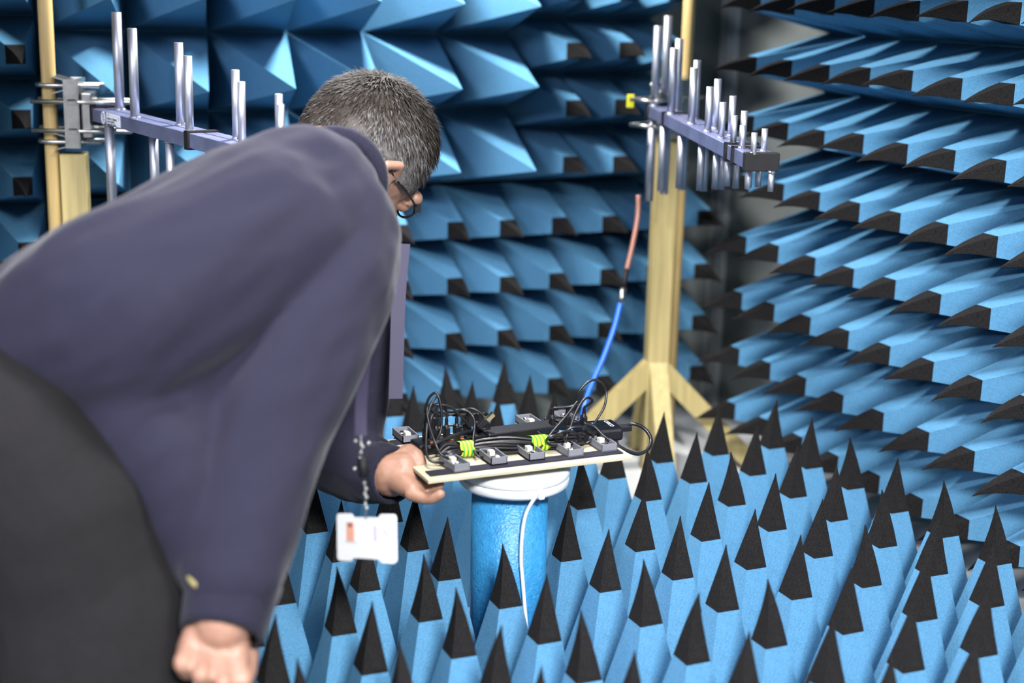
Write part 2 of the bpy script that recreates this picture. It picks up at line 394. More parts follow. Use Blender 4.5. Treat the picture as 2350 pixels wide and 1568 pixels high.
# ------------------------------------------------------------------ board with sensors
ZT = .305; BW, BD, BT = .266, .162, .0046
B0 = Vector((.578, 1.506, ZT))
board = MB().box((B0.x+BW/2, B0.y+BD/2, ZT-BT/2), (BW, BD, BT), bev=.0008).build('wooden_board', M['ply'], label='small rectangular plywood board lying on the white turntable', cat='board')
def strip(v, lab):
    MB().box((B0.x+BW/2, B0.y+v, ZT+.0008), (BW-.014, .017, .0016)).build('hook_tape_strip', M['velcro'], label=lab, cat='tape', group='hook tape strips on the board')
strip(.020, 'black hook tape strip along the near edge of the board')
strip(.145, 'black hook tape strip along the far edge of the board')
def sensor(x, y, lab, rz=0, L=.038, W=.021, flip=False):
    o = empty('sensor_module', (x, y, ZT+.0016), lab, 'sensor', 'grey sensor modules on the board', rot=(0, 0, rz))
    t = .0011; h = .0095
    mb = MB(); mb.box((0, 0, .0008), (W, L, .0016))
    mb.box((-W/2+t/2, 0, h/2), (t, L, h)); mb.box((W/2-t/2, 0, h/2), (t, L, h))
    mb.box((0, -L/2+t/2, h/2), (W, t, h)); mb.box((0, L/2-t/2, h/2), (W, t, h))
    mb.build('case', M['grey'], o)
    s = -1 if flip else 1
    pc = MB().box((0, 0, .0035), (W-.004, L-.005, .0014)).build('circuit_board', M['pcb'], o)
    MB().box((0, s*L*.16, .0075), (.0065, .008, .0055)).build('connector', M['conn'], o)
    rr = random.Random(int(x*1e5))
    for k in range(6): MB().box((rr.uniform(-.006, .006), -s*rr.uniform(-.002, .016), .0049), (rr.uniform(.0015, .004), rr.uniform(.0015, .0035), .0015)).build('chip', M['label'] if k % 2 else M['blackp'], pc)
    return o
for x, y, rz, lab in ((.6225, 1.536, .10, 'grey sensor box nearest the gripping hand on the near tape strip'),
                      (.675, 1.5445, 0, 'second grey sensor box from the hand on the near tape strip'),
                      (.7245, 1.5445, 0, 'middle grey sensor box on the near tape strip'),
                      (.774, 1.541, .02, 'second grey sensor box from the right end of the near tape strip'),
                      (.823, 1.5455, -.02, 'grey sensor box at the right end of the near tape strip')):
    sensor(x, y, lab, rz)
sensor(.606, 1.660, 'grey sensor box at the far left corner of the board', 0, flip=True)
sensor(.775, 1.660, 'grey sensor box half hidden behind the black power box', 0, flip=True)
sensor(.826, 1.660, 'grey sensor box at the far edge behind the cable loops on the right', 0, flip=True)

# ------------------------------------------------------------------ hubs, cables
def hubbox(name, lab, a, b, wdt, h, zb, mt, rnd=.003):
    """bar from a to b (x, y) of width wdt"""
    a = Vector((*a, 0)); b = Vector((*b, 0)); d = b-a; L = d.length; ang = math.atan2(d.y, d.x)
    o = empty(name, ((a.x+b.x)/2, (a.y+b.y)/2, zb), lab, 'usb hub', rot=(0, 0, ang))
    MB().box((0, 0, h/2), (L, wdt, h), bev=rnd).build('body', mt, o)
    return o, L
hy = 1.612
pa = onZ(940, 1030, ZT+.012); pb = onZ(1108, 1013, ZT+.012)
h1, L1 = hubbox('usb_hub', 'black seven-port hub with orange buttons at the left end of the board', (.598, 1.606), (.703, 1.611), .032, .014, ZT, M['blackp'])
for k in range(7):
    MB().box((-L1/2+.018+k*.0135, -.0105, .0143), (.0035, .002, .001)).build('button', M['orange'], h1)
MB().box((-L1/2+.008, -.0152, .008), (.002, .001, .006)).build('indicator', M['led'], h1)
def plug(parent, x, y, z, lean=0, H=.036):
    """upright usb plug: metal shell, moulded grip, ribbed strain relief"""
    o = empty('usb_plug', (x, y, z)); o.parent = parent
    MB().box((0, 0, .0012), (.0045, .011, .0026)).build('plug_shell', M['gold'], o)
    mb = MB(); mb.box((0, 0, .0082), (.0060, .0115, .0115), bev=.0012)
    mb.tube([(0, 0, .0138), (0, 0, .0165)], [.0032, .0023], 8)
    for k in range(6): mb.tube([(0, 0, .0165+k*.0013), (0, 0, .0173+k*.0013)], .0023, 8)
    mb.tube([(0, 0, .0165), (0, 0, .0248)], .0016, 8)
    mb.build('plug_grip', M['blackp'], o)
    return Vector((x, y, z+.0245))
h1inv = Matrix.Translation(h1.location) @ Matrix.Rotation(h1.rotation_euler.z, 4, 'Z')
ptop = []
for k in range(7):
    q = plug(h1, -L1/2+.0165+k*.0137, .004, .0135)
    ptop.append(h1inv @ q)
h2, L2 = hubbox('usb_hub', 'glossy black hub with blue lights at the right end of the board', (.752, 1.590), (.862, 1.580), .040, .017, ZT+.001, M['blackp'], .004)
MB().box((0, 0, .0172), (L2-.005, .035, .0008)).build('top_plate', M['gloss'], h2)
for k, (lx, ly) in enumerate(((-.035, -.012), (-.028, -.013), (-.012, -.012), (.004, -.011), (.020, -.010), (-.002, -.004))):
    MB().box((lx, ly, .0178), (.0016, .0016, .0006)).build('indicator', M['led'], h2)
MB().box((.024, .006, .0178), (.005, .004, .0006)).build('power_light', M['led'], h2)
def text(s, size, m, parent, loc, rot=(0, 0, 0), name='lettering', sx=1, align='CENTER'):
    cu = bpy.data.curves.new(name, 'FONT'); cu.body = s; cu.size = size; cu.align_x = align; cu.align_y = 'CENTER'; cu.extrude = .00008
    t = bpy.data.objects.new(name, cu); C.objects.link(t)
    bpy.context.view_layer.update(); me = bpy.data.meshes.new_from_object(t.evaluated_get(bpy.context.evaluated_depsgraph_get()))
    bpy.data.objects.remove(t); me.materials.clear(); me.materials.append(m)
    o = link(name, me, None, parent); o.location = loc; o.rotation_euler = rot; o.scale = (sx, 1, 1); return o
text('ORICO', .008, M['inkwhite'], h2, (.043, .001, .0178), (0, 0, -pi/2))
h2m = Matrix.Translation(h2.location) @ Matrix.Rotation(h2.rotation_euler.z, 4, 'Z')
ptop2 = []
for lx, ly in ((-.030, .010), (-.010, .010), (.010, .004)):
    ptop2.append(h2m @ plug(h2, lx, ly, .016))
# black power box in the middle
q1 = onY(1185, 985, 1.612)
pbx = empty('power_box', (.736, 1.602, ZT+.0065), 'flat black power box lying on the cable bundle in the middle of the board', 'power box', rot=(0, 0, radians(3)))
MB().box((0, 0, .0072), (.100, .027, .0144), bev=.002).build('body', M['blackp'], pbx)
MB().box((-.060, .0, .007), (.030, .010, .008), bev=.001).build('plug_grip', M['blackp'], pbx)
# free usb plug with gold end
e0 = onY(1098, 980, 1.600); e1 = onY(1117, 962, 1.597); e2 = onY(1133, 951, 1.595)
up = empty('usb_plug', (0, 0, 0), 'loose plug with a gold metal end pointing up above the cables', 'usb plug')
dr = (e1-e0); Rm = dr.to_track_quat('X', 'Z').to_matrix()
MB().box((e0+e1)/2, ((e1-e0).length, .0135, .008), Rm, bev=.001).build('plug_grip', M['blackp'], up)
MB().box((e1+e2)/2, ((e2-e1).length+.001, .0112, .0046), Rm).build('plug_shell', M['gold'], up)

def cable(name, pts, r, lab, mt='cable', grp='black cables on the board', raw=False, n=8, cat='cable'):
    mb = MB(); mb.tube(spline(pts, 9), r, n); return mb.build(name, M[mt], label=lab, cat=cat, group=grp, smooth=True)
CRAD = .00165
J = PY
cable('usb_cable', [ptop[0], ptop[0]+Vector((.001, 0, .012))]+J([(975, 945, 1.612), (984, 915, 1.611), (999, 902, 1.608), (1008, 915, 1.604), (1013, 945, 1.60), (1012, 985, 1.596), (1003, 1010, 1.585), (985, 1030, 1.57)]), CRAD, 'tallest thin black cable looping over the plugs of the left hub')
cable('usb_cable', [ptop[4], ptop[4]+Vector((0, 0, .008))]+J([(1026, 945, 1.615), (1022, 922, 1.612), (1010, 909, 1.608), (995, 918, 1.603), (984, 945, 1.597), (979, 990, 1.58), (978, 1030, 1.56), (985, 1055, 1.545), (1005, 1062, 1.54), (1022, 1064, 1.545)]), CRAD, 'thin black cable looping up and down to the first near sensor box')
cable('usb_cable', [ptop[1]]+J([(984, 950, 1.615), (992, 932, 1.61), (1010, 929, 1.606), (1035, 935, 1.604), (1060, 958, 1.603), (1080, 984, 1.603)]), CRAD, 'thin black cable arching from the left hub to the power box')
cable('usb_cable', [ptop[2], ptop[2]+Vector((0, 0, .006))]+J([(991, 945, 1.612), (985, 933, 1.605), (980, 945, 1.598), (986, 980, 1.58), (998, 1015, 1.56), (1010, 1040, 1.548), (1030, 1052, 1.545), (1060, 1050, 1.55)]), CRAD, 'thin black cable bending down in front of the left hub')
cable('usb_cable', [ptop[3], ptop[3]+Vector((0, 0, .004))]+J([(1006, 955, 1.614), (998, 950, 1.605), (990, 958, 1.60), (987, 985, 1.598), (990, 1010, 1.595)]), CRAD, 'short thin black cable hooking over beside the fourth plug')
cable('usb_cable', [ptop[5]]+J([(1040, 953, 1.616), (1056, 942, 1.61), (1076, 946, 1.604), (1088, 963, 1.598), (1089, 985, 1.59), (1086, 1010, 1.575), (1088, 1035, 1.56), (1098, 1048, 1.55), (1108, 1050, 1.55)]), CRAD, 'thin black cable arching from the left hub to the second near sensor box')
cable('usb_cable', [ptop[6]]+J([(1054, 953, 1.616), (1066, 942, 1.612), (1085, 939, 1.606), (1101, 947, 1.602), (1110, 960, 1.600)])+[e0], CRAD, 'thin black cable arching from the left hub to the loose gold plug')
cable('power_cable', J([(938, 1047, 1.60), (966, 1033, 1.585), (1000, 1018, 1.58), (1045, 1000, 1.59), (1080, 991, 1.60)])+[Vector((.673, 1.600, ZT+.013))], .0026, 'thick black power cable running into the left end of the power box')
cable('usb_cable', [ptop2[0]]+J([(1319, 930, 1.592), (1328, 900, 1.59), (1345, 880, 1.59), (1365, 872, 1.59), (1382, 880, 1.588), (1391, 900, 1.586), (1388, 930, 1.58), (1375, 955, 1.575), (1362, 975, 1.575)]), CRAD, 'large thin black cable loop standing up over the right hub')
cable('usb_cable', [ptop2[1]]+J([(1331, 928, 1.59), (1325, 923, 1.588), (1300, 955, 1.578), (1268, 992, 1.565), (1245, 1022, 1.553), (1232, 1033, 1.55)]), CRAD, 'thin black cable slanting from the right hub down across the bundle tape')
cable('usb_cable', [ptop2[2]]+J([(1359, 922, 1.582), (1350, 913, 1.58), (1336, 922, 1.576), (1320, 950, 1.568), (1308, 985, 1.558), (1299, 1010, 1.55), (1301, 1024, 1.545)]), CRAD, 'thin black cable curving from the right hub to the fourth near sensor box')
cable('power_cable', [h2m @ Vector((L2/2+.012, .002, .012))]+J([(1455, 973, 1.575), (1480, 985, 1.57), (1494, 1008, 1.56), (1488, 1030, 1.545), (1465, 1042, 1.54), (1440, 1035, 1.54), (1410, 1018, 1.545), (1385, 1000, 1.552), (1362, 978, 1.56), (1340, 972, 1.563)]), .0024, 'thick black cable loop hanging out past the right end of the board')
MB().box(h2m @ Vector((L2/2+.008, .002, .010)), (.020, .012, .007), Matrix.Rotation(h2.rotation_euler.z, 3, 'Z'), bev=.001).build('cable_plug', M['blackp'], label='black rectangular plug in the right end of the right hub', cat='plug')
cable('usb_cable', J([(1250, 962, 1.635), (1280, 959, 1.64), (1310, 962, 1.64), (1330, 968, 1.63)]), CRAD, 'thin black cable lying behind the power box')
cable('usb_cable', J([(1005, 985, 1.625), (1030, 976, 1.625), (1060, 979, 1.62), (1086, 988, 1.615)]), .002, 'black cable lying flat behind the plugs of the left hub')
# lying bundle: individual cables side by side
rb = random.Random(11)
bl = empty('cable_bundle', (0, 0, 0), 'tied bundle of black cables lying along the board', 'cable bundle')
NB = 15
for k in range(NB):
    a = 2*pi*k/NB; rad = .0088*(.45+.55*((k*7) % 5)/4)
    pts = []
    for t in np.linspace(0, 1, 9):
        cx_ = .628+.175*t; cy_ = 1.569+.006*sin(t*6); tight = min(abs(t-.12), abs(t-.66)); sp = .75+min(1, tight*5)*.75
        ph = a+t*1.6
        pts.append((cx_, cy_+cos(ph)*rad*sp*1.25, ZT+.0092+sin(ph)*rad*sp*.72+.0008*sin(9*t+k)))
    # fold back at the left end
    pts = [(.628-.010-.004*rb.random(), 1.568+cos(a)*.004, ZT+.009)] + pts
    mb = MB(); mb.tube(spline(pts, 5), .0019, 7); mb.build('strand', M['cable'], bl, smooth=True)
def tapewrap(t, wd, lab):
    cx_ = .628+.175*t; cy_ = 1.569+.006*sin(t*6)
    o = empty('cable_tape', (cx_, cy_, ZT+.0095), lab, 'tape', 'striped tape wraps on the cable bundle', rot=(0, 0, radians(-4)))
    mb = MB(); n = 28; V = []; F = []
    for xx in (-wd/2, wd/2):
        for k in range(n): V.append((xx+.0012*sin(k), cos(2*pi*k/n)*.0130, max(-.0088, sin(2*pi*k/n)*.0098)))
    for k in range(n): F.append((k, (k+1) % n, n+(k+1) % n, n+k))
    for xx in (-wd/2, wd/2): pass
    mb.add(V, F); q = mb.build('tape_band', M['tape'], o); sm = q.modifiers.new('thick', 'SOLIDIFY'); sm.thickness = .0005
tapewrap(.13, .017, 'green and yellow striped tape around the left end of the cable bundle')
tapewrap(.66, .021, 'green and yellow striped tape around the middle of the cable bundle')
# coil of loops at the right end of the bundle, lying against the hub
for k, (cx_, cy_, rx, rz_, lab) in enumerate(((1328, 1000, 24, 22, 'large flat cable coil in front of the right hub'), (1302, 1004, 20, 16, 'middle cable coil in front of the right hub'), (1275, 1012, 15, 13, 'small cable coil beside the bundle tape'))):
    pts = [onY(cx_+rx*1.4*cos(a), cy_+rz_*sin(a)*.9, 1.556-.004*k+.004*sin(a)) for a in np.linspace(.2+k, .2+k+2*pi*1.25, 16)]
    for q in pts: q.z = max(q.z, ZT+.0025)
    cable('usb_cable', pts, CRAD, lab)

# ------------------------------------------------------------------ antennas and wooden masts
def rot_to(d): return Matrix(((d.x, -d.y, 0), (d.y, d.x, 0), (0, 0, 1)))       # local x along the boom
def antenna(lab, origin, d, stations, clips, endblock, length, sticker=False):
    """twin-boom antenna; local x along the booms, y to the left of it, z = 0 at the boom top"""
    d = Vector((*d, 0)).normalized(); o = empty('log_periodic_antenna', origin, lab, 'antenna', 'log periodic antennas', rot=(0, 0, math.atan2(d.y, d.x)))
    S, gap = .0185, .0022; yo = (S+gap)/2
    for y in (-yo, yo):
        bm_ = MB().box((length/2+.009, y, -S/2), (length-.018, S, S), bev=.0008).build('boom', M['alubox'], o)
    for x, side, up, L, r in stations:
        y = side*yo
        mb = MB(); z0, z1 = (0, L) if up else (-S, -S-L)
        mb.tube([(x, y, z0), (x, y, z1)], r, 14)
        el = mb.build('element', M['alu'], o, smooth=True)
        for f in el.data.polygons: f.use_smooth = len(f.vertices) == 4
        e = .6*r
        MB().lathe([(r*1.25, 0), (r*1.22, .0012), (r*.98, .0026)], 14, (x, y, z0 if up else z0-.0026)).build('weld', M['alu'], el, smooth=True)
        MB().tube([(x+r*1.35, y, z0-(.0 if up else .003)), (x+r*1.35, y, z0+(.003 if up else 0))], .0022, 8).build('rivet', M['steel'], el)
    for x, wd in clips:
        mb = MB(); mb.box((x, 0, .0012), (wd, 2*S+gap+.005, .0026)); mb.box((x, 0, -S-.0012), (wd, 2*S+gap+.005, .0026))
        mb.box((x, yo+S/2+.0012, -S/2), (wd, .0024, S+.005)); mb.box((x, -yo-S/2-.0012, -S/2), (wd, .0024, S+.005))
        mb.build('clip', M['darkclip'], o)
    if endblock: MB().box((length+.006, 0, -S/2), (.012, 2*S+gap+.004, S+.004), bev=.001).build('end_block', M['darkclip'], o)
    MB().box((.011, 0, -S/2), (.014, 2*S+gap+.005, S+.012), bev=.003).build('rear_cap', M['darkclip'], o)
    return o, yo, S
def rr_(s): return max(.0034, .0072-.0047*s)
KL = 1.038
L_or = at(222, 246, 2.1*KL)+Vector((.0064, .0011, 0))
ups = [(.050, -1, .133), (.167, 1, .116), (.278, -1, .103), (.358, 1, .091), (.454, -1, .080), (.516, 1, .071), (.572, -1, .061), (.619, 1, .054)]
# on these booms the side facing the camera is local -y for the left antenna
st = []
for x, sd, L in ups:
    x *= KL; L *= KL; st.append((x, -sd, True, L, rr_(x))); st.append((x+.012, sd, False, L*.98, rr_(x)))
antL, yo, S_ = antenna('aluminium twin-boom antenna on the left mast, half hidden by the man', L_or, (.16786, -.98581), st, [(.375+.012, .012), (.60, .010)], True, .66, True)
R_or = Vector((1.254, 2.2075, .6654))
stR = []
nearR = [(.030, .131), (.180, .102), (.340, .081), (.455, .062), (.541, .048), (.612, .037), (.660, .029), (.722, .026)]
farR = [(.005, .147), (.112, .114), (.262, .088), (.410, .070), (.508, .054), (.578, .040), (.690, .028)]
for x, L in nearR: stR.append((x, 1, True, L, rr_(x*1.05))); stR.append((x+.012, -1, False, L*.97, rr_(x*1.05)))
for x, L in farR: stR.append((x, -1, True, L, rr_(x*1.05))); stR.append((x+.012, 1, False, L*.97, rr_(x*1.05)))
stR = [(x, -s, u, L, r) for x, s, u, L, r in stR]
antR, _, _ = antenna('aluminium twin-boom antenna on the right mast, fully in view', R_or, (-.331, -.945), stR, [(.165, .010), (.615, .010), (.655, .008)], True, .715)
# sticker and round seal on the left antenna, on the boom face towards the camera
ly = -yo-S_/2-.0006
MB().box((.111, ly, -S_/2+.0005), (.056, .0006, .0165)).build('type_label', M['label'], antL)
mb = MB(); mb.tube([(.068, ly+.0004, -S_/2), (.068, ly-.0005, -S_/2)], .0088, 24); mb.build('round_seal', M['white'], antL)
rx90 = (pi/2, 0, 0)
text('Model No: ZT503BN-B', .0042, M['ink'], antL, (.086, ly-.0005, -.0082), rx90, sx=1.0, align='LEFT')
text('Serial No: 002730', .0042, M['ink'], antL, (.086, ly-.0005, -.0122), rx90, align='LEFT')
text('Frequency 300 - 960 MHz', .0040, M['ink'], antL, (.086, ly-.0005, -.0158), rx90, sx=.9, align='LEFT')
text('1', .006, M['ink'], antL, (.135, ly-.0005, -.0055), rx90)
MB().prism([(.090, -.0018), (.0935, -.0018), (.09175, -.0046)], 0, .0003, Matrix(((1, 0, 0), (0, 0, -1), (0, 1, 0))), (0, ly-.0003, 0)).build('emblem', M['ink'], antL)
text('PTA', .0075, M['inkblue'], antL, (.0705, ly-.0008, -S_/2+.001), (pi/2, radians(62), 0))

def mast(lab, foot, top_z, dowel_off, rot, legs):
    """square pine post with a round dowel strapped to it and splayed braces; foot is on the floor"""
    o = empty('wooden_mast', foot, lab, 'mast', 'wooden antenna masts', rot=(0, 0, rot))
    MB().box((0, 0, top_z/2), (.038, .038, top_z), bev=.0015).build('post', M['pine'], o)
    mb = MB(); mb.tube([(*dowel_off, .02), (*dowel_off, 1.50)], .0105, 20); q = mb.build('dowel', M['dowel'], o, smooth=True)
    for f in q.data.polygons: f.use_smooth = len(f.vertices) == 4
    zb = .205
    for a, ln in legs:
        R = Matrix.Rotation(a, 3, 'Z'); L = ln
        # brace in the local x-z plane: parallelogram from the post down to the floor
        Q = [(.019, zb), (.019, zb-.05), (.019+L-.045, 0), (.019+L, 0)]
        V = [R @ Vector((x, y, z)) for y in (-.016, .016) for x, z in Q]
        F = [(3, 2, 1, 0), (4, 5, 6, 7)]+[(i, (i+1) % 4, 4+(i+1) % 4, 4+i) for i in range(4)]
        b = MB(); b.add(V, F); b.build('brace', M['pine'], o)
    return o
RM = Vector((1.300, 2.250, 0))
mR = mast('pale pine mast with splayed braces carrying the right antenna', RM, at(1500, 305, 2.55).z, (.0295, .008), radians(-17), [(pi, .20), (0, .20), (-pi/2, .13), (pi/2, .13)])
LMp = at(172, 400, 2.13*KL)
mL = mast('pale pine mast at the left edge carrying the left antenna', Vector((LMp.x, LMp.y, 0)), at(175, 350, 2.13*KL).z, (-.0305, -.004), radians(-14), [(pi, .15), (0, .12), (-pi/2, .16), (pi/2, .16)])
# clamp between dowel and antenna
def clamp(lab, mastobj, doff, ant_or, d, zc, ends=(.055, .05)):
    rz = mastobj.rotation_euler.z; R = Matrix.Rotation(rz, 3, 'Z'); dw = mastobj.location + R @ Vector((*doff, 0)); dw.z = zc
    o = empty('mast_clamp', dw, lab, 'clamp', 'zinc clamps on the masts')
    t = Vector((ant_or.x-dw.x, ant_or.y-dw.y, 0)); L = t.length; t.normalize(); n = Vector((-t.y, t.x, 0))
    Rt = Matrix(((t.x, n.x, 0), (t.y, n.y, 0), (0, 0, 1)))
    # channel plate along z facing the dowel
    mb = MB(); mb.box(Rt @ Vector((L*.62, 0, 0)), (.003, .052, .100), Rt); mb.box(Rt @ Vector((L*.62-.010, .026, 0)), (.020, .0025, .100), Rt); mb.box(Rt @ Vector((L*.62-.010, -.026, 0)), (.020, .0025, .100), Rt)
    mb.build('channel', M['steel'], o)
    MB().box(Rt @ Vector((L*.62+.011, 0, -.002)), (.016, .046, .066), Rt, bev=.003).build('saddle', M['steel'], o)
    for z in (.040, -.042):
        # u-bolt round the dowel
        pts = [(L*.62+.03, -.017, z), (0, -.017, z)]+[(-.017*sin(a), -.017*cos(a), z) for a in np.linspace(0, pi, 9)][1:-1]+[(0, .017, z), (L*.62+.03, .017, z)]
        mb = MB(); mb.tube([Rt @ Vector(p) for p in pts], .0031, 10); mb.build('u_bolt', M['steel'], o, smooth=True)
        # toothed jaw
        sg = 1 if z > 0 else -1
        for zz in (.006, -.006):
            mb = MB(); V = [(.009, -.022, z+zz*2.0), (L*.62, -.022, z+zz*.3), (L*.62, .022, z+zz*.3), (.009, .022, z+zz*2.0)]
            mb.add([Rt @ Vector(q) for q in V]+[Rt @ Vector((q[0], q[1], q[2]+.0018)) for q in V], [(3, 2, 1, 0), (4, 5, 6, 7), (0, 1, 5, 4), (1, 2, 6, 5), (2, 3, 7, 6), (3, 0, 4, 7)])
            mb.build('jaw', M['steel'], o)
    for z in (.017, -.025):
        for y in (-.024, .024):
            mb = MB(); mb.tube([Rt @ Vector((-.022, y, z)), Rt @ Vector((L+.045, y, z))], .0032, 10); rod = mb.build('bolt', M['steel'], o, smooth=True)
            mb = MB(); mb.tube([Rt @ Vector((L*.62-.014, y, z)), Rt @ Vector((L*.62-.002, y, z))], .0062, 6); mb.build('nut', M['steel'], rod)
    for z in (.017, -.025):
        mb = MB(); mb.tube([Rt @ Vector((L+.045, -.024, z)), Rt @ Vector((L+.045, .024, z))], .0032, 10); mb.build('bolt_bridge', M['steel'], o, smooth=True)
    return o
clamp('zinc u-bolt clamp joining the left antenna to its round pole', mL, (-.0305, -.004), L_or, None, at(160, 255, 2.12*KL).z)
clR = clamp('zinc u-bolt clamp with yellow tag behind the right antenna', mR, (.0295, .008), R_or, None, R_or.z-.008)
yq = at(1447, 232, 2.50)
MB().box(yq, (.012, .006, .022), Matrix.Rotation(radians(-20), 3, 'Z'), bev=.001).build('warning_tag', M['yellow'], label='small yellow tag on the clamp of the right antenna', cat='tag')
# coaxial cable of the right antenna
cx1 = [at(1465, 448, 2.5), at(1463, 500, 2.5), at(1450, 570, 2.49), at(1438, 620, 2.48)]
cx2 = [at(1425, 690, 2.47), at(1410, 750, 2.46), at(1385, 820, 2.45), at(1362, 872, 2.44), at(1347, 912, 2.43), at(1335, 965, 2.40), at(1330, 1015, 2.36)]
co = empty('antenna_cable', (0, 0, 0), 'brown and blue antenna cable hanging from the right antenna', 'cable')
mb = MB(); mb.tube(spline(cx1, 8), .0042, 10); mb.build('brown_lead', M['brown'], co, smooth=True)
mb = MB(); mb.tube([at(1438, 618, 2.48), at(1430, 665, 2.474)], .0048, 12); mb.build('grey_sleeve', M['darkclip'], co, smooth=True)
mb = MB(); mb.tube([at(1430, 663, 2.474), at(1424, 697, 2.47)], .0058, 12); mb.build('connector', M['steel'], co, smooth=True)
mb = MB(); mb.tube(spline(cx2, 8), .0045, 10); mb.build('blue_lead', M['bluecable'], co, smooth=True)

# ------------------------------------------------------------------ lamp fixtures, one made up for the added fill
for (lx, ly, lz), lab in ((LAMP_A, 'round white downlight under the low ceiling near the back wall'), (LAMP_B, 'round white downlight under the low ceiling above the turntable')):
    lf = empty('downlight', (lx, ly, 1.37), lab, 'lamp', 'downlights')
    MB().lathe([(.09, 0), (.09, -.045), (.082, -.045), (.078, -.03), (.05, -.025)], 32).build('housing', M['white'], lf)
    MB().lathe([(.049, -.0265), (.05, -.029), (.02, -.033)], 24).build('diffuser', M['diffuser'], lf)
lf = empty('ceiling_lamp', (LAMP_C[0], LAMP_C[1], 2.03), 'square ceiling lamp over the entry floor behind the camera', 'lamp')
MB().box((0, 0, -.015), (.6, .6, .03), bev=.004).build('housing', M['white'], lf)
MB().box((0, 0, -.034), (.55, .55, .008)).build('diffuser', M['diffuser'], lf)
lf = empty('added_fill_lamp', (FILL_D[0]-.05, FILL_D[1]-.08, 2.03), 'tilted square fill lamp added outside the open left side of the room', 'lamp')  # made-up hanging fixture for the added fill
MB().tube([(0, 0, 0), (0, 0, -.36)], .008, 10).build('rod', M['white'], lf)
lr = (Vector((0.7, 2.2, 0.6))-Vector(FILL_D)).to_track_quat('-Z', 'Y').to_matrix()
MB().box((0, 0, -.38), (.44, .44, .03), lr, bev=.004).build('housing', M['white'], lf)
MB().box(Vector((0, 0, -.38))+lr @ Vector((0, 0, -.018)), (.41, .41, .006), lr).build('diffuser', M['diffuser'], lf)
# ------------------------------------------------------------------ person
def baked(name, mb, voxel, smooth_it=6, post=None):
    """union of overlapping volumes -> one continuous smooth surface"""
    me = mb.mesh(name); o = bpy.data.objects.new(name, me); C.objects.link(o)
    m = o.modifiers.new('r', 'REMESH'); m.mode = 'VOXEL'; m.voxel_size = voxel; m.use_smooth_shade = True
    if smooth_it:
        s = o.modifiers.new('s', 'SMOOTH'); s.factor = .5; s.iterations = smooth_it
    bpy.context.view_layer.update()
    out = bpy.data.meshes.new_from_object(o.evaluated_get(bpy.context.evaluated_depsgraph_get()))
    bpy.data.objects.remove(o); out.name = name
    if post: post(out)
    out.polygons.foreach_set('use_smooth', [True]*len(out.polygons)); out.update(); return out
PD = .965
def A(x, y, d): return at(x, y, d*PD)
def ia(x, y, z): return RGT*x + UPV*y - FWD*z
MM = lambda px, d: px*d/FPX
hr = ia(.48, -.47, .74).normalized(); hf0 = ia(.46, -.45, -.76); hf = (hf0-hr*hf0.dot(hr)).normalized(); hu = hr.cross(hf).normalized()
HC = A(846, 333, 1.94)
def hd(f, r, u): return HC + hf*f + hr*r + hu*u
pelvis = A(10, 1000, 1.46); waist = A(300, 755, 1.50); chest = A(620, 574, 1.62); neckb = A(770, 440, 1.71)
nsh = A(768, 528, 1.60); nel = A(622, 960, 1.46); nwr = A(512, 1425, 1.345)
fsh = A(812, 610, 1.88); fel = A(770, 1030, 1.90); fwr = at(897, 1090, 1.765)
sax = (nsh-fsh).normalized()
FDIR = Vector((.87, .49, 0))
nhip = A(50, 1105, 1.42); fhip = nhip + Vector((-.09, .15, 0))
nkn = A(232, 1700, 1.37); nan = Vector((.15, 1.29, -.345)); fkn = Vector((.10, 1.50, .0)); fan = Vector((.05, 1.49, -.345))

body = MB()
# trunk
for s in (-.05, 0, .05):
    body.chain([(pelvis+sax*s*.6-Vector((0, 0, .02)), .058), (waist+sax*s*.8, .060), (chest+sax*s, .074), (neckb+sax*s*.3-Vector((0, 0, .015)), .040)])
body.chain([(neckb, .044), (hd(-.035, 0, -.055), .050), (hd(-.02, 0, -.03), .055)])
# head: cranium, face, jaw, nose, brow, lips
body.ellipsoid(HC, (hf*.088, hr*.070, hu*.084))
body.ellipsoid(hd(.030, 0, -.055), (hf*.060, hr*.060, hu*.070))
body.ellipsoid(hd(.055, 0, -.098), (hf*.032, hr*.034, hu*.026))
body.capsule(hd(.088, 0, -.020), hd(.106, 0, -.058), .007, .011)
body.capsule(hd(.084, -.035, -.006), hd(.084, .035, -.006), .010, .010)
body.capsule(hd(.083, -.018, -.085), hd(.083, .018, -.085), .007, .007)
body.capsule(hd(.082, -.016, -.093), hd(.082, .016, -.093), .006, .006)
for s in (-1, 1):
    body.ellipsoid(hd(.078, s*.031, -.022), (hf*.011, hr*.013, hu*.011))     # eyes
    # ear: rim and lobe
    e = [hd(.014, s*.066, -.072), hd(.000, s*.073, -.057), hd(-.016, s*.081, -.030), hd(-.017, s*.085, -.004), hd(.001, s*.080, .007), hd(.014, s*.070, -.006)]
    body.chain([(q, .0060 if s > 0 else .0045) for q in (e if s > 0 else [v+hr*.008 for v in e])]); body.ellipsoid(hd(-.002, s*.073, -.030), (hf*.019, hr*.005, hu*.033)); body.ellipsoid(hd(.009, s*.069, -.066), (hf*.010, hr*.005, hu*.011))
# arms
body.chain([(nsh, .048), (nel, .040), (nwr, .027)]); body.chain([(fsh, .048), (fel, .040), (fwr, .026)])
body.chain([(neckb+(nsh-neckb)*.25-Vector((0, 0, .03)), .030), (nsh, .040)]); body.chain([(neckb+(fsh-neckb)*.25-Vector((0, 0, .03)), .030), (fsh, .040)])
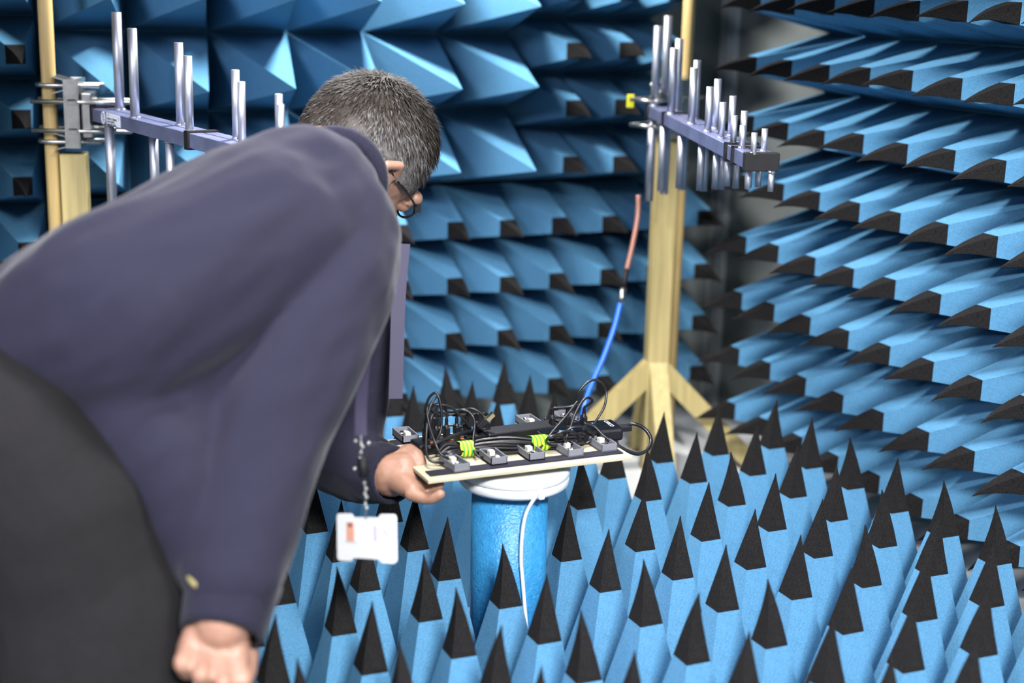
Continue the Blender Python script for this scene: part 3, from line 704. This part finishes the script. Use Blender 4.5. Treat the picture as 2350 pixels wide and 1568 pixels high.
# legs and feet
body.chain([(nhip, .070), (nkn, .055), (nan, .038)]); body.chain([(fhip, .070), (fkn, .055), (fan, .038)])
for a in (nan, fan): body.capsule(a+Vector((0, 0, -.03)), a+Vector((.12, .06, -.04)), .035, .028)
# near hand: hanging, loosely closed
hx = ia(1, 0, 0)
def H1(x, y, d): return A(x, y, d)
for (x0, y0), (x1, y1), r0, r1 in (((478, 1425), (440, 1492), .018, .0135), ((490, 1430), (470, 1508), .018, .0145), ((505, 1435), (508, 1520), .018, .0145), ((520, 1435), (545, 1515), .017, .0125)):
    body.capsule(A(x0, y0, 1.35), A(x1, y1, 1.34), r0, r1)
fing = [((436, 1490, 1.335), (420, 1522, 1.322), (428, 1540, 1.335), (446, 1536, 1.352)),
        ((470, 1508, 1.332), (462, 1548, 1.318), (470, 1566, 1.332), (486, 1560, 1.352)),
        ((510, 1520, 1.332), (514, 1566, 1.318), (520, 1584, 1.332), (530, 1576, 1.352)),
        ((545, 1516, 1.336), (556, 1562, 1.325), (560, 1582, 1.338), (562, 1576, 1.356))]
for f in fing: body.chain([(A(*f[0]), .0098), (A(*f[1]), .0088), (A(*f[2]), .0080), (A(*f[3]), .0072)])
body.chain([(A(535, 1450, 1.365), .014), (A(565, 1495, 1.372), .0115), (A(566, 1540, 1.366), .0095), (A(556, 1570, 1.36), .0085)])
# far hand: grips the left edge of the board, thumb on top, fingers beneath
body.capsule(fwr, at(925, 1082, 1.762), .027, .024)
for p0, p1, r0, r1 in (((915, 1066, 1.768), (934, 1060, 1.768), .017, .012), ((915, 1088, 1.757), (938, 1102, 1.748), .019, .013), ((918, 1104, 1.748), (946, 1126, 1.727), .017, .0105), ((920, 1098, 1.765), (950, 1113, 1.748), .016, .010)):
    body.capsule(at(*p0), at(*p1), r0, r1)
ff = [((944, 1134, 1.722), (972, 1144, 1.716), (992, 1144, 1.712), (1010, 1135, 1.708)),
      ((952, 1117, 1.737), (979, 1122, 1.733), (997, 1119, 1.730), (1008, 1114, 1.728)),
      ((953, 1103, 1.757), (976, 1103, 1.757), (990, 1101, 1.757), (998, 1101, 1.756)),
      ((952, 1096, 1.785), (974, 1096, 1.790), (986, 1095, 1.794), (994, 1096, 1.794))]
for f in ff: body.chain([(at(*f[0]), .0086), (at(*f[1]), .0076), (at(*f[2]), .0072), (at(*f[3]), .0064)])
body.chain([(at(914, 1056, 1.770), .0150), (at(938, 1040, 1.772), .0115), (at(954, 1048, 1.764), .0100), (at(963, 1063, 1.757), .0088)])
bme = baked('person', body, .0023, 3)
person = link('person', bme, M['skin'], label='man in a navy sweater bending over and gripping the wooden board', cat='person')

# sweater
def folds(me, amp, f1=(7, 26, 26), axis=None):
    ax = (chest-pelvis).normalized() if axis is None else axis
    e1 = ax; e2 = ax.orthogonal().normalized(); e3 = e1.cross(e2)
    n = len(me.vertices); co_ = np.empty(n*3); me.vertices.foreach_get('co', co_); co_ = co_.reshape(-1, 3)
    no = np.empty(n*3); me.vertices.foreach_get('normal', no); no = no.reshape(-1, 3)
    for i in range(n):
        p = Vector(co_[i]); q = Vector((p.dot(e1)*f1[0], p.dot(e2)*f1[1], p.dot(e3)*f1[2]))
        v = noise.noise(q) + .5*noise.noise(q*2.1+Vector((5, 1, 2)))
        v2 = 1-abs(noise.noise(q*.55+Vector((9, 4, 7))))*2
        co_[i] += no[i]*(amp*(v*.6+v2*.5))
    me.vertices.foreach_set('co', co_.reshape(-1)); me.update()
sw = MB()
for s, r in ((-.085, .088), (0, .096), (.075, .093)):
    sw.chain([(A(10, 862, 1.49)+sax*s*.5, r*.86), (waist+sax*s, r*1.05), (A(470, 664, 1.56)+sax*s, r*1.05), (chest+sax*s, r*1.06), (A(700, 510, 1.67)+sax*s, r*.92)])
sw.chain([(A(690, 460, 1.69), .078), (A(752, 440, 1.73), .058), (A(762, 428, 1.745), .050)])
sw.chain([(A(745, 475, 1.72), .058), (nsh, .064)]); sw.chain([(A(755, 480, 1.74), .06), (fsh, .060)])
sw.chain([(nsh, .066), (A(757, 660, 1.55), .064), (A(695, 820, 1.50), .061), (nel, .060), (A(580, 1110, 1.425), .055), (A(545, 1255, 1.39), .049), (A(535, 1330, 1.372), .044)])
sw.chain([(fsh, .060), (A(810, 820, 1.89), .055), (fel, .052), (at(815, 1066, 1.815), .046), (at(855, 1082, 1.79), .040)])
# hanging front hem
sw.chain([(A(330, 800, 1.47), .070), (A(380, 960, 1.44), .060), (A(430, 1130, 1.41), .045)])
sw.chain([(A(480, 760, 1.52), .08), (A(470, 960, 1.47), .062), (A(455, 1170, 1.43), .038)])
sw.chain([(A(30, 740, 1.45), .055), (A(150, 812, 1.44), .055), (A(275, 930, 1.42), .052), (A(360, 1060, 1.40), .050), (A(430, 1190, 1.40), .042), (A(455, 1260, 1.40), .036)])
sme = baked('sweater', sw, .005, 10, lambda me: folds(me, .0080, (6, 22, 22)))
sweater = link('sweater', sme, M['sweater'], person, label='navy sweater')
# ribbed cuffs and collar as separate knitted bands
def cuff(a, b, r0, r1, lab):
    mb = MB(); a = Vector(a); b = Vector(b); t = (b-a).normalized(); u = t.orthogonal().normalized(); v = t.cross(u); n = 48; V = []; F = []
    prof = [(0, r0*.98), (.12, r0*1.05), (.5, (r0+r1)/2*1.03), (.9, r1*1.02), (1, r1*.98), (1, r1*.86), (.5, r1*.84)]
    for tt, r in prof:
        for k in range(n):
            q = r*(1+.02*(k % 2)); V.append(a+(b-a)*tt+(u*cos(2*pi*k/n)+v*sin(2*pi*k/n))*q)
    for i in range(len(prof)-1):
        for k in range(n): F.append((i*n+k, i*n+(k+1) % n, (i+1)*n+(k+1) % n, (i+1)*n+k))
    mb.add(V, F); return mb.build('cuff', M['cuff'], sweater, smooth=True, label=lab)
mb = MB(); mb.tube(spline([A(436, 1322, 1.345), A(448, 1338, 1.335), A(466, 1348, 1.332), A(488, 1346, 1.332)], 6), .0042, 8); mb.build('cuff_tag', M['gold_thread'], sweater, smooth=True, label='small yellowish tag on the cuff')
cuff(A(540, 1318, 1.375), A(508, 1458, 1.342), .041, .0365, 'ribbed cuff above the hanging hand')
cuff(at(850, 1080, 1.795), at(905, 1092, 1.762), .037, .034, 'ribbed cuff at the gripping hand')
col_pts = []
for k in range(36):
    a = 2*pi*k/36
    c0 = A(758, 426, 1.745); tn = (hd(-.03, 0, -.05)-A(740, 450, 1.70)).normalized(); u_ = hr-tn*hr.dot(tn); u_.normalize(); v_ = tn.cross(u_)
    col_pts.append(c0+u_*cos(a)*.053+v_*sin(a)*.058)
mb = MB(); mb.tube(col_pts+[col_pts[0], col_pts[1]], .0125, 10, caps=False); mb.build('collar', M['cuff'], sweater, smooth=True, label='rolled collar band')

# trousers
tr = MB()
tr.chain([(A(-80, 960, 1.36), .072), (A(0, 1028, 1.35), .074), (A(125, 1175, 1.36), .078), (A(222, 1400, 1.385), .080)])
tr.chain([(pelvis+sax*.04, .085), (nhip, .085), (A(222, 1400, 1.385), .086), (nkn, .080), (nan, .068)])
tr.chain([(pelvis-sax*.05, .090), (fhip, .092), (fkn, .082), (fan, .068)])
trm = baked('trousers', tr, .006, 8, lambda me: folds(me, .004, (22, 8, 22), Vector((0, 0, 1))))
link('trousers', trm, M['trouser'], person, label='dark charcoal trousers')
for a in (nan, fan):
    s_ = MB(); s_.chain([(a+Vector((-.02, -.01, -.040)), .036), (a+Vector((.06, .03, -.040)), .040), (a+Vector((.15, .075, -.048)), .030)])
    me = baked('shoe', s_, .004, 4)
    cz = [v.co for v in me.vertices]
    for v in me.vertices: v.co.z = max(v.co.z, ZLOW+.001)
    link('shoe', me, M['shoe'], person)

# hair: skull cap of strands with a closed scalp beneath
def in_hair(f, r, u):
    """unit-sphere direction in head axes -> covered by hair?"""
    if f > .62 and u < .55: return False                    # forehead and face
    if u < -.30 and f > -.10: return False                  # jaw below and before the ears
    if u < -.62: return False                               # nape
    if abs(r) > .72 and -.60 < u < -.05 and f > -.30: return False   # round the ears
    return True
rh = random.Random(5)
hv = []; hfaces = []; tone = []
n, m_ = 64, 40
grid = {}
def skull(f, r, u, lift): return HC + hf*(f*(.0905+lift)) + hr*(r*(.0725+lift)) + hu*(u*(.0865+lift))
def hair_tone(f, r, u):
    g = .20 + 1.1*max(0, abs(r)-.42) + .45*max(0, -u-.05) + .35*max(0, -f-.5) - .2*max(0, u)
    return g
for i in range(m_+1):
    th = pi*i/m_
    for k in range(n):
        ph = 2*pi*k/n; f, r, u = sin(th)*cos(ph), sin(th)*sin(ph), cos(th)
        grid[i, k] = len(hv); lift = .004+.003*noise.noise(Vector((f, r, u))*6)
        hv.append(skull(f, r, u, lift)); tone.append(min(1, max(0, hair_tone(f, r, u)+.25*noise.noise(Vector((f*9, r*9, u*9))))))
for i in range(m_):
    for k in range(n):
        th = pi*(i+.5)/m_; ph = 2*pi*(k+.5)/n; d3 = (sin(th)*cos(ph), sin(th)*sin(ph), cos(th))
        if in_hair(*d3): hfaces.append((grid[i, k], grid[i+1, k], grid[i+1, (k+1) % n], grid[i, (k+1) % n]))
cnt = 0
while cnt < 13000:
    z = rh.uniform(-1, 1); ph = rh.uniform(0, 2*pi); s = math.sqrt(1-z*z); f, r, u = s*cos(ph), s*sin(ph), z
    if not in_hair(f, r, u): continue
    cnt += 1
    base = skull(f, r, u, .002); nrm = (hf*f+hr*r+hu*u).normalized()
    # strands fall away from the crown (at the upper back)
    crown = Vector((-.55, .0, .83)); dd = Vector((f, r, u))-crown; dd -= Vector((f, r, u))*dd.dot(Vector((f, r, u)))
    fl = (hf*dd.x+hr*dd.y+hu*dd.z); fl = fl.normalized() if fl.length > 1e-4 else hf
    Ls = rh.uniform(.008, .015)*(1.2 if u > .2 else .75)
    jit = Vector((rh.gauss(0, 1), rh.gauss(0, 1), rh.gauss(0, 1)))*.17
    dirn = (fl*.9+nrm*.24+jit).normalized()
    w_ = dirn.cross(nrm).normalized()*rh.uniform(.0005, .0009)
    b = len(hv); mid = base+dirn*Ls*.55+nrm*.0012; tipp = base+dirn*Ls-nrm*.0005
    hv += [base-w_, base+w_, mid-w_*.8, mid+w_*.8, tipp]
    t_ = min(1, max(0, hair_tone(f, r, u)+rh.gauss(0, .22)+.3*noise.noise(Vector((f*5, r*5, u*5)))))
    tone += [t_]*5
    hfaces += [(b, b+1, b+3, b+2), (b+2, b+3, b+4)]
hm = bpy.data.meshes.new('hair'); hm.from_pydata([tuple(v) for v in hv], [], hfaces)
at_ = hm.attributes.new('tone', 'FLOAT', 'POINT'); at_.data.foreach_set('value', tone); hm.update()
link('hair', hm, M['hair'], person, label='short greying dark hair', smooth=True)
# glasses
gl = MB()
for s in (-1, 1):
    c = [hd(.088, s*(.031+.019*cos(a)), -.022+.014*sin(a)) for a in np.linspace(0, 2*pi, 17)]; gl.tube(c, .0016, 6)
    gl.tube([hd(.086, s*.051, -.014), hd(.05, s*.069, -.010), hd(.0, s*.077, -.006)], .0014, 6)
    gl.box(hd(.084, s*.053, -.014), (.008, .006, .011))
gl.tube([hd(.096, -.012, -.020), hd(.098, 0, -.017), hd(.096, .012, -.020)], .0014, 6)
gl.build('eyeglasses', M['blackp'], person, label='dark spectacle frame')

# lanyard with badge
def ribbon(pts, wvec, wd, name, m, parent):
    P_ = spline(pts, 8); V = []; F = []; w_ = Vector(wvec).normalized()*wd/2; nn = Vector(wvec).normalized().cross(Vector((0, 0, 1))).normalized()*.0006
    for p in P_: V += [p-w_-nn, p+w_-nn, p+w_+nn, p-w_+nn]
    for i in range(len(P_)-1):
        for k in range(4): F.append((i*4+k, i*4+(k+1) % 4, (i+1)*4+(k+1) % 4, (i+1)*4+k))
    F.append((3, 2, 1, 0)); q = len(P_)*4; F.append((q-4, q-3, q-2, q-1))
    mb = MB(); mb.add(V, F); return mb.build(name, m, parent, smooth=False)
bd = empty('badge_lanyard', A(840, 1190, 1.53), 'white photo identity card hanging from a beaded purple lanyard', 'badge')
bl0 = bd.location
def rel(p): return Vector(p)-bl0
ribbon([rel(A(925, 560, 1.80)), rel(A(915, 680, 1.80)), rel(A(911, 800, 1.80)), rel(A(908, 915, 1.80))], ia(1, 0, -.2), .0165, 'strap', M['lens'], bd)
ribbon([rel(A(842, 760, 1.62)), rel(A(835, 850, 1.58)), rel(A(829, 930, 1.55)), rel(A(828, 1000, 1.535))], ia(1, 0, .2), .012, 'strap', M['lens'], bd)
mb = MB(); mb.tube([rel(A(831, 1050, 1.53)), rel(A(835, 1095, 1.53))], .0052, 10); mb.build('clip', M['darkclip'], bd, smooth=True)
beads = [(816, 1012), (846, 1018), (832, 1026), (828, 1038), (826, 1052), (814, 1076), (836, 1108), (840, 1122), (837, 1134), (841, 1142), (838, 1157), (841, 1167)]
for x, y in beads:
    mb = MB(); mb.ellipsoid(rel(A(x, y, 1.528)), ((.0021, 0, 0), (0, .0021, 0), (0, 0, .0021)), 10, 8); mb.build('bead', M['steel'], bd, smooth=True)
mb = MB(); mb.tube([rel(A(828, 1000, 1.53)), rel(A(830, 1050, 1.53))], .0008, 6); mb.tube([rel(A(836, 1095, 1.53)), rel(A(840, 1192, 1.53))], .0008, 6); mb.build('chain', M['steel'], bd, smooth=True)
# card frame: local x to the right, y up, z to the viewer
yawc = radians(-35)
cxv = (ia(1, .075, 0)*cos(radians(40)) + ia(0, 0, 1)*sin(radians(40))).normalized(); cyv = ia(.05, 1, .0); cyv = (cyv-cxv*cyv.dot(cxv)).normalized(); czv = cxv.cross(cyv)
Rc = Matrix((cxv, cyv, czv)).transposed()
card = empty('card', rel(A(840, 1235, 1.53))); card.parent = bd; card.rotation_mode = 'QUATERNION'; card.rotation_quaternion = Rc.to_quaternion()
def rrect(w, h, r, n=5):
    pts = []
    for cx_, cy_, a0 in ((w/2-r, h/2-r, 0), (-w/2+r, h/2-r, pi/2), (-w/2+r, -h/2+r, pi), (w/2-r, -h/2+r, 3*pi/2)):
        pts += [(cx_+r*cos(a0+pi/2*k/n), cy_+r*sin(a0+pi/2*k/n)) for k in range(n+1)]
    return pts
CW, CH = .083, .0475
MB().prism(rrect(CW*.94, CH*.86, .003), -.0006, .0006).build('card_sheet', M['white'], card)
mb = MB()
for s in (-1, 1): mb.prism([(x+s*CW*.365, y) for x, y in rrect(CW*.27, CH, .004)], -.0014, .0004)
mb.build('card_holder', M['white'], card)
MB().box((-CW*.26, CH*.12, .0008), (CW*.13, CH*.40, .0004)).build('portrait_print', M['photo'], card)
MB().box((-CW*.26, CH*.26, .0009), (CW*.07, CH*.08, .0004)).build('portrait_print', M['hair'] if False else M['brown'], card)
MB().box((CW*.17, CH*.10, .0008), (CW*.02, CH*.34, .0004)).build('purple_bar', M['purple'], card)
MB().box((CW*.36, CH*.10, .0009), (CW*.16, .0016, .0004), Matrix.Rotation(radians(-40), 3, 'Z')).build('purple_logo', M['purple'], card)
MB().box((-CW*.25, -CH*.10, .0008), (CW*.20, .0010, .0004)).build('name_line', M['inkwhite'], card)
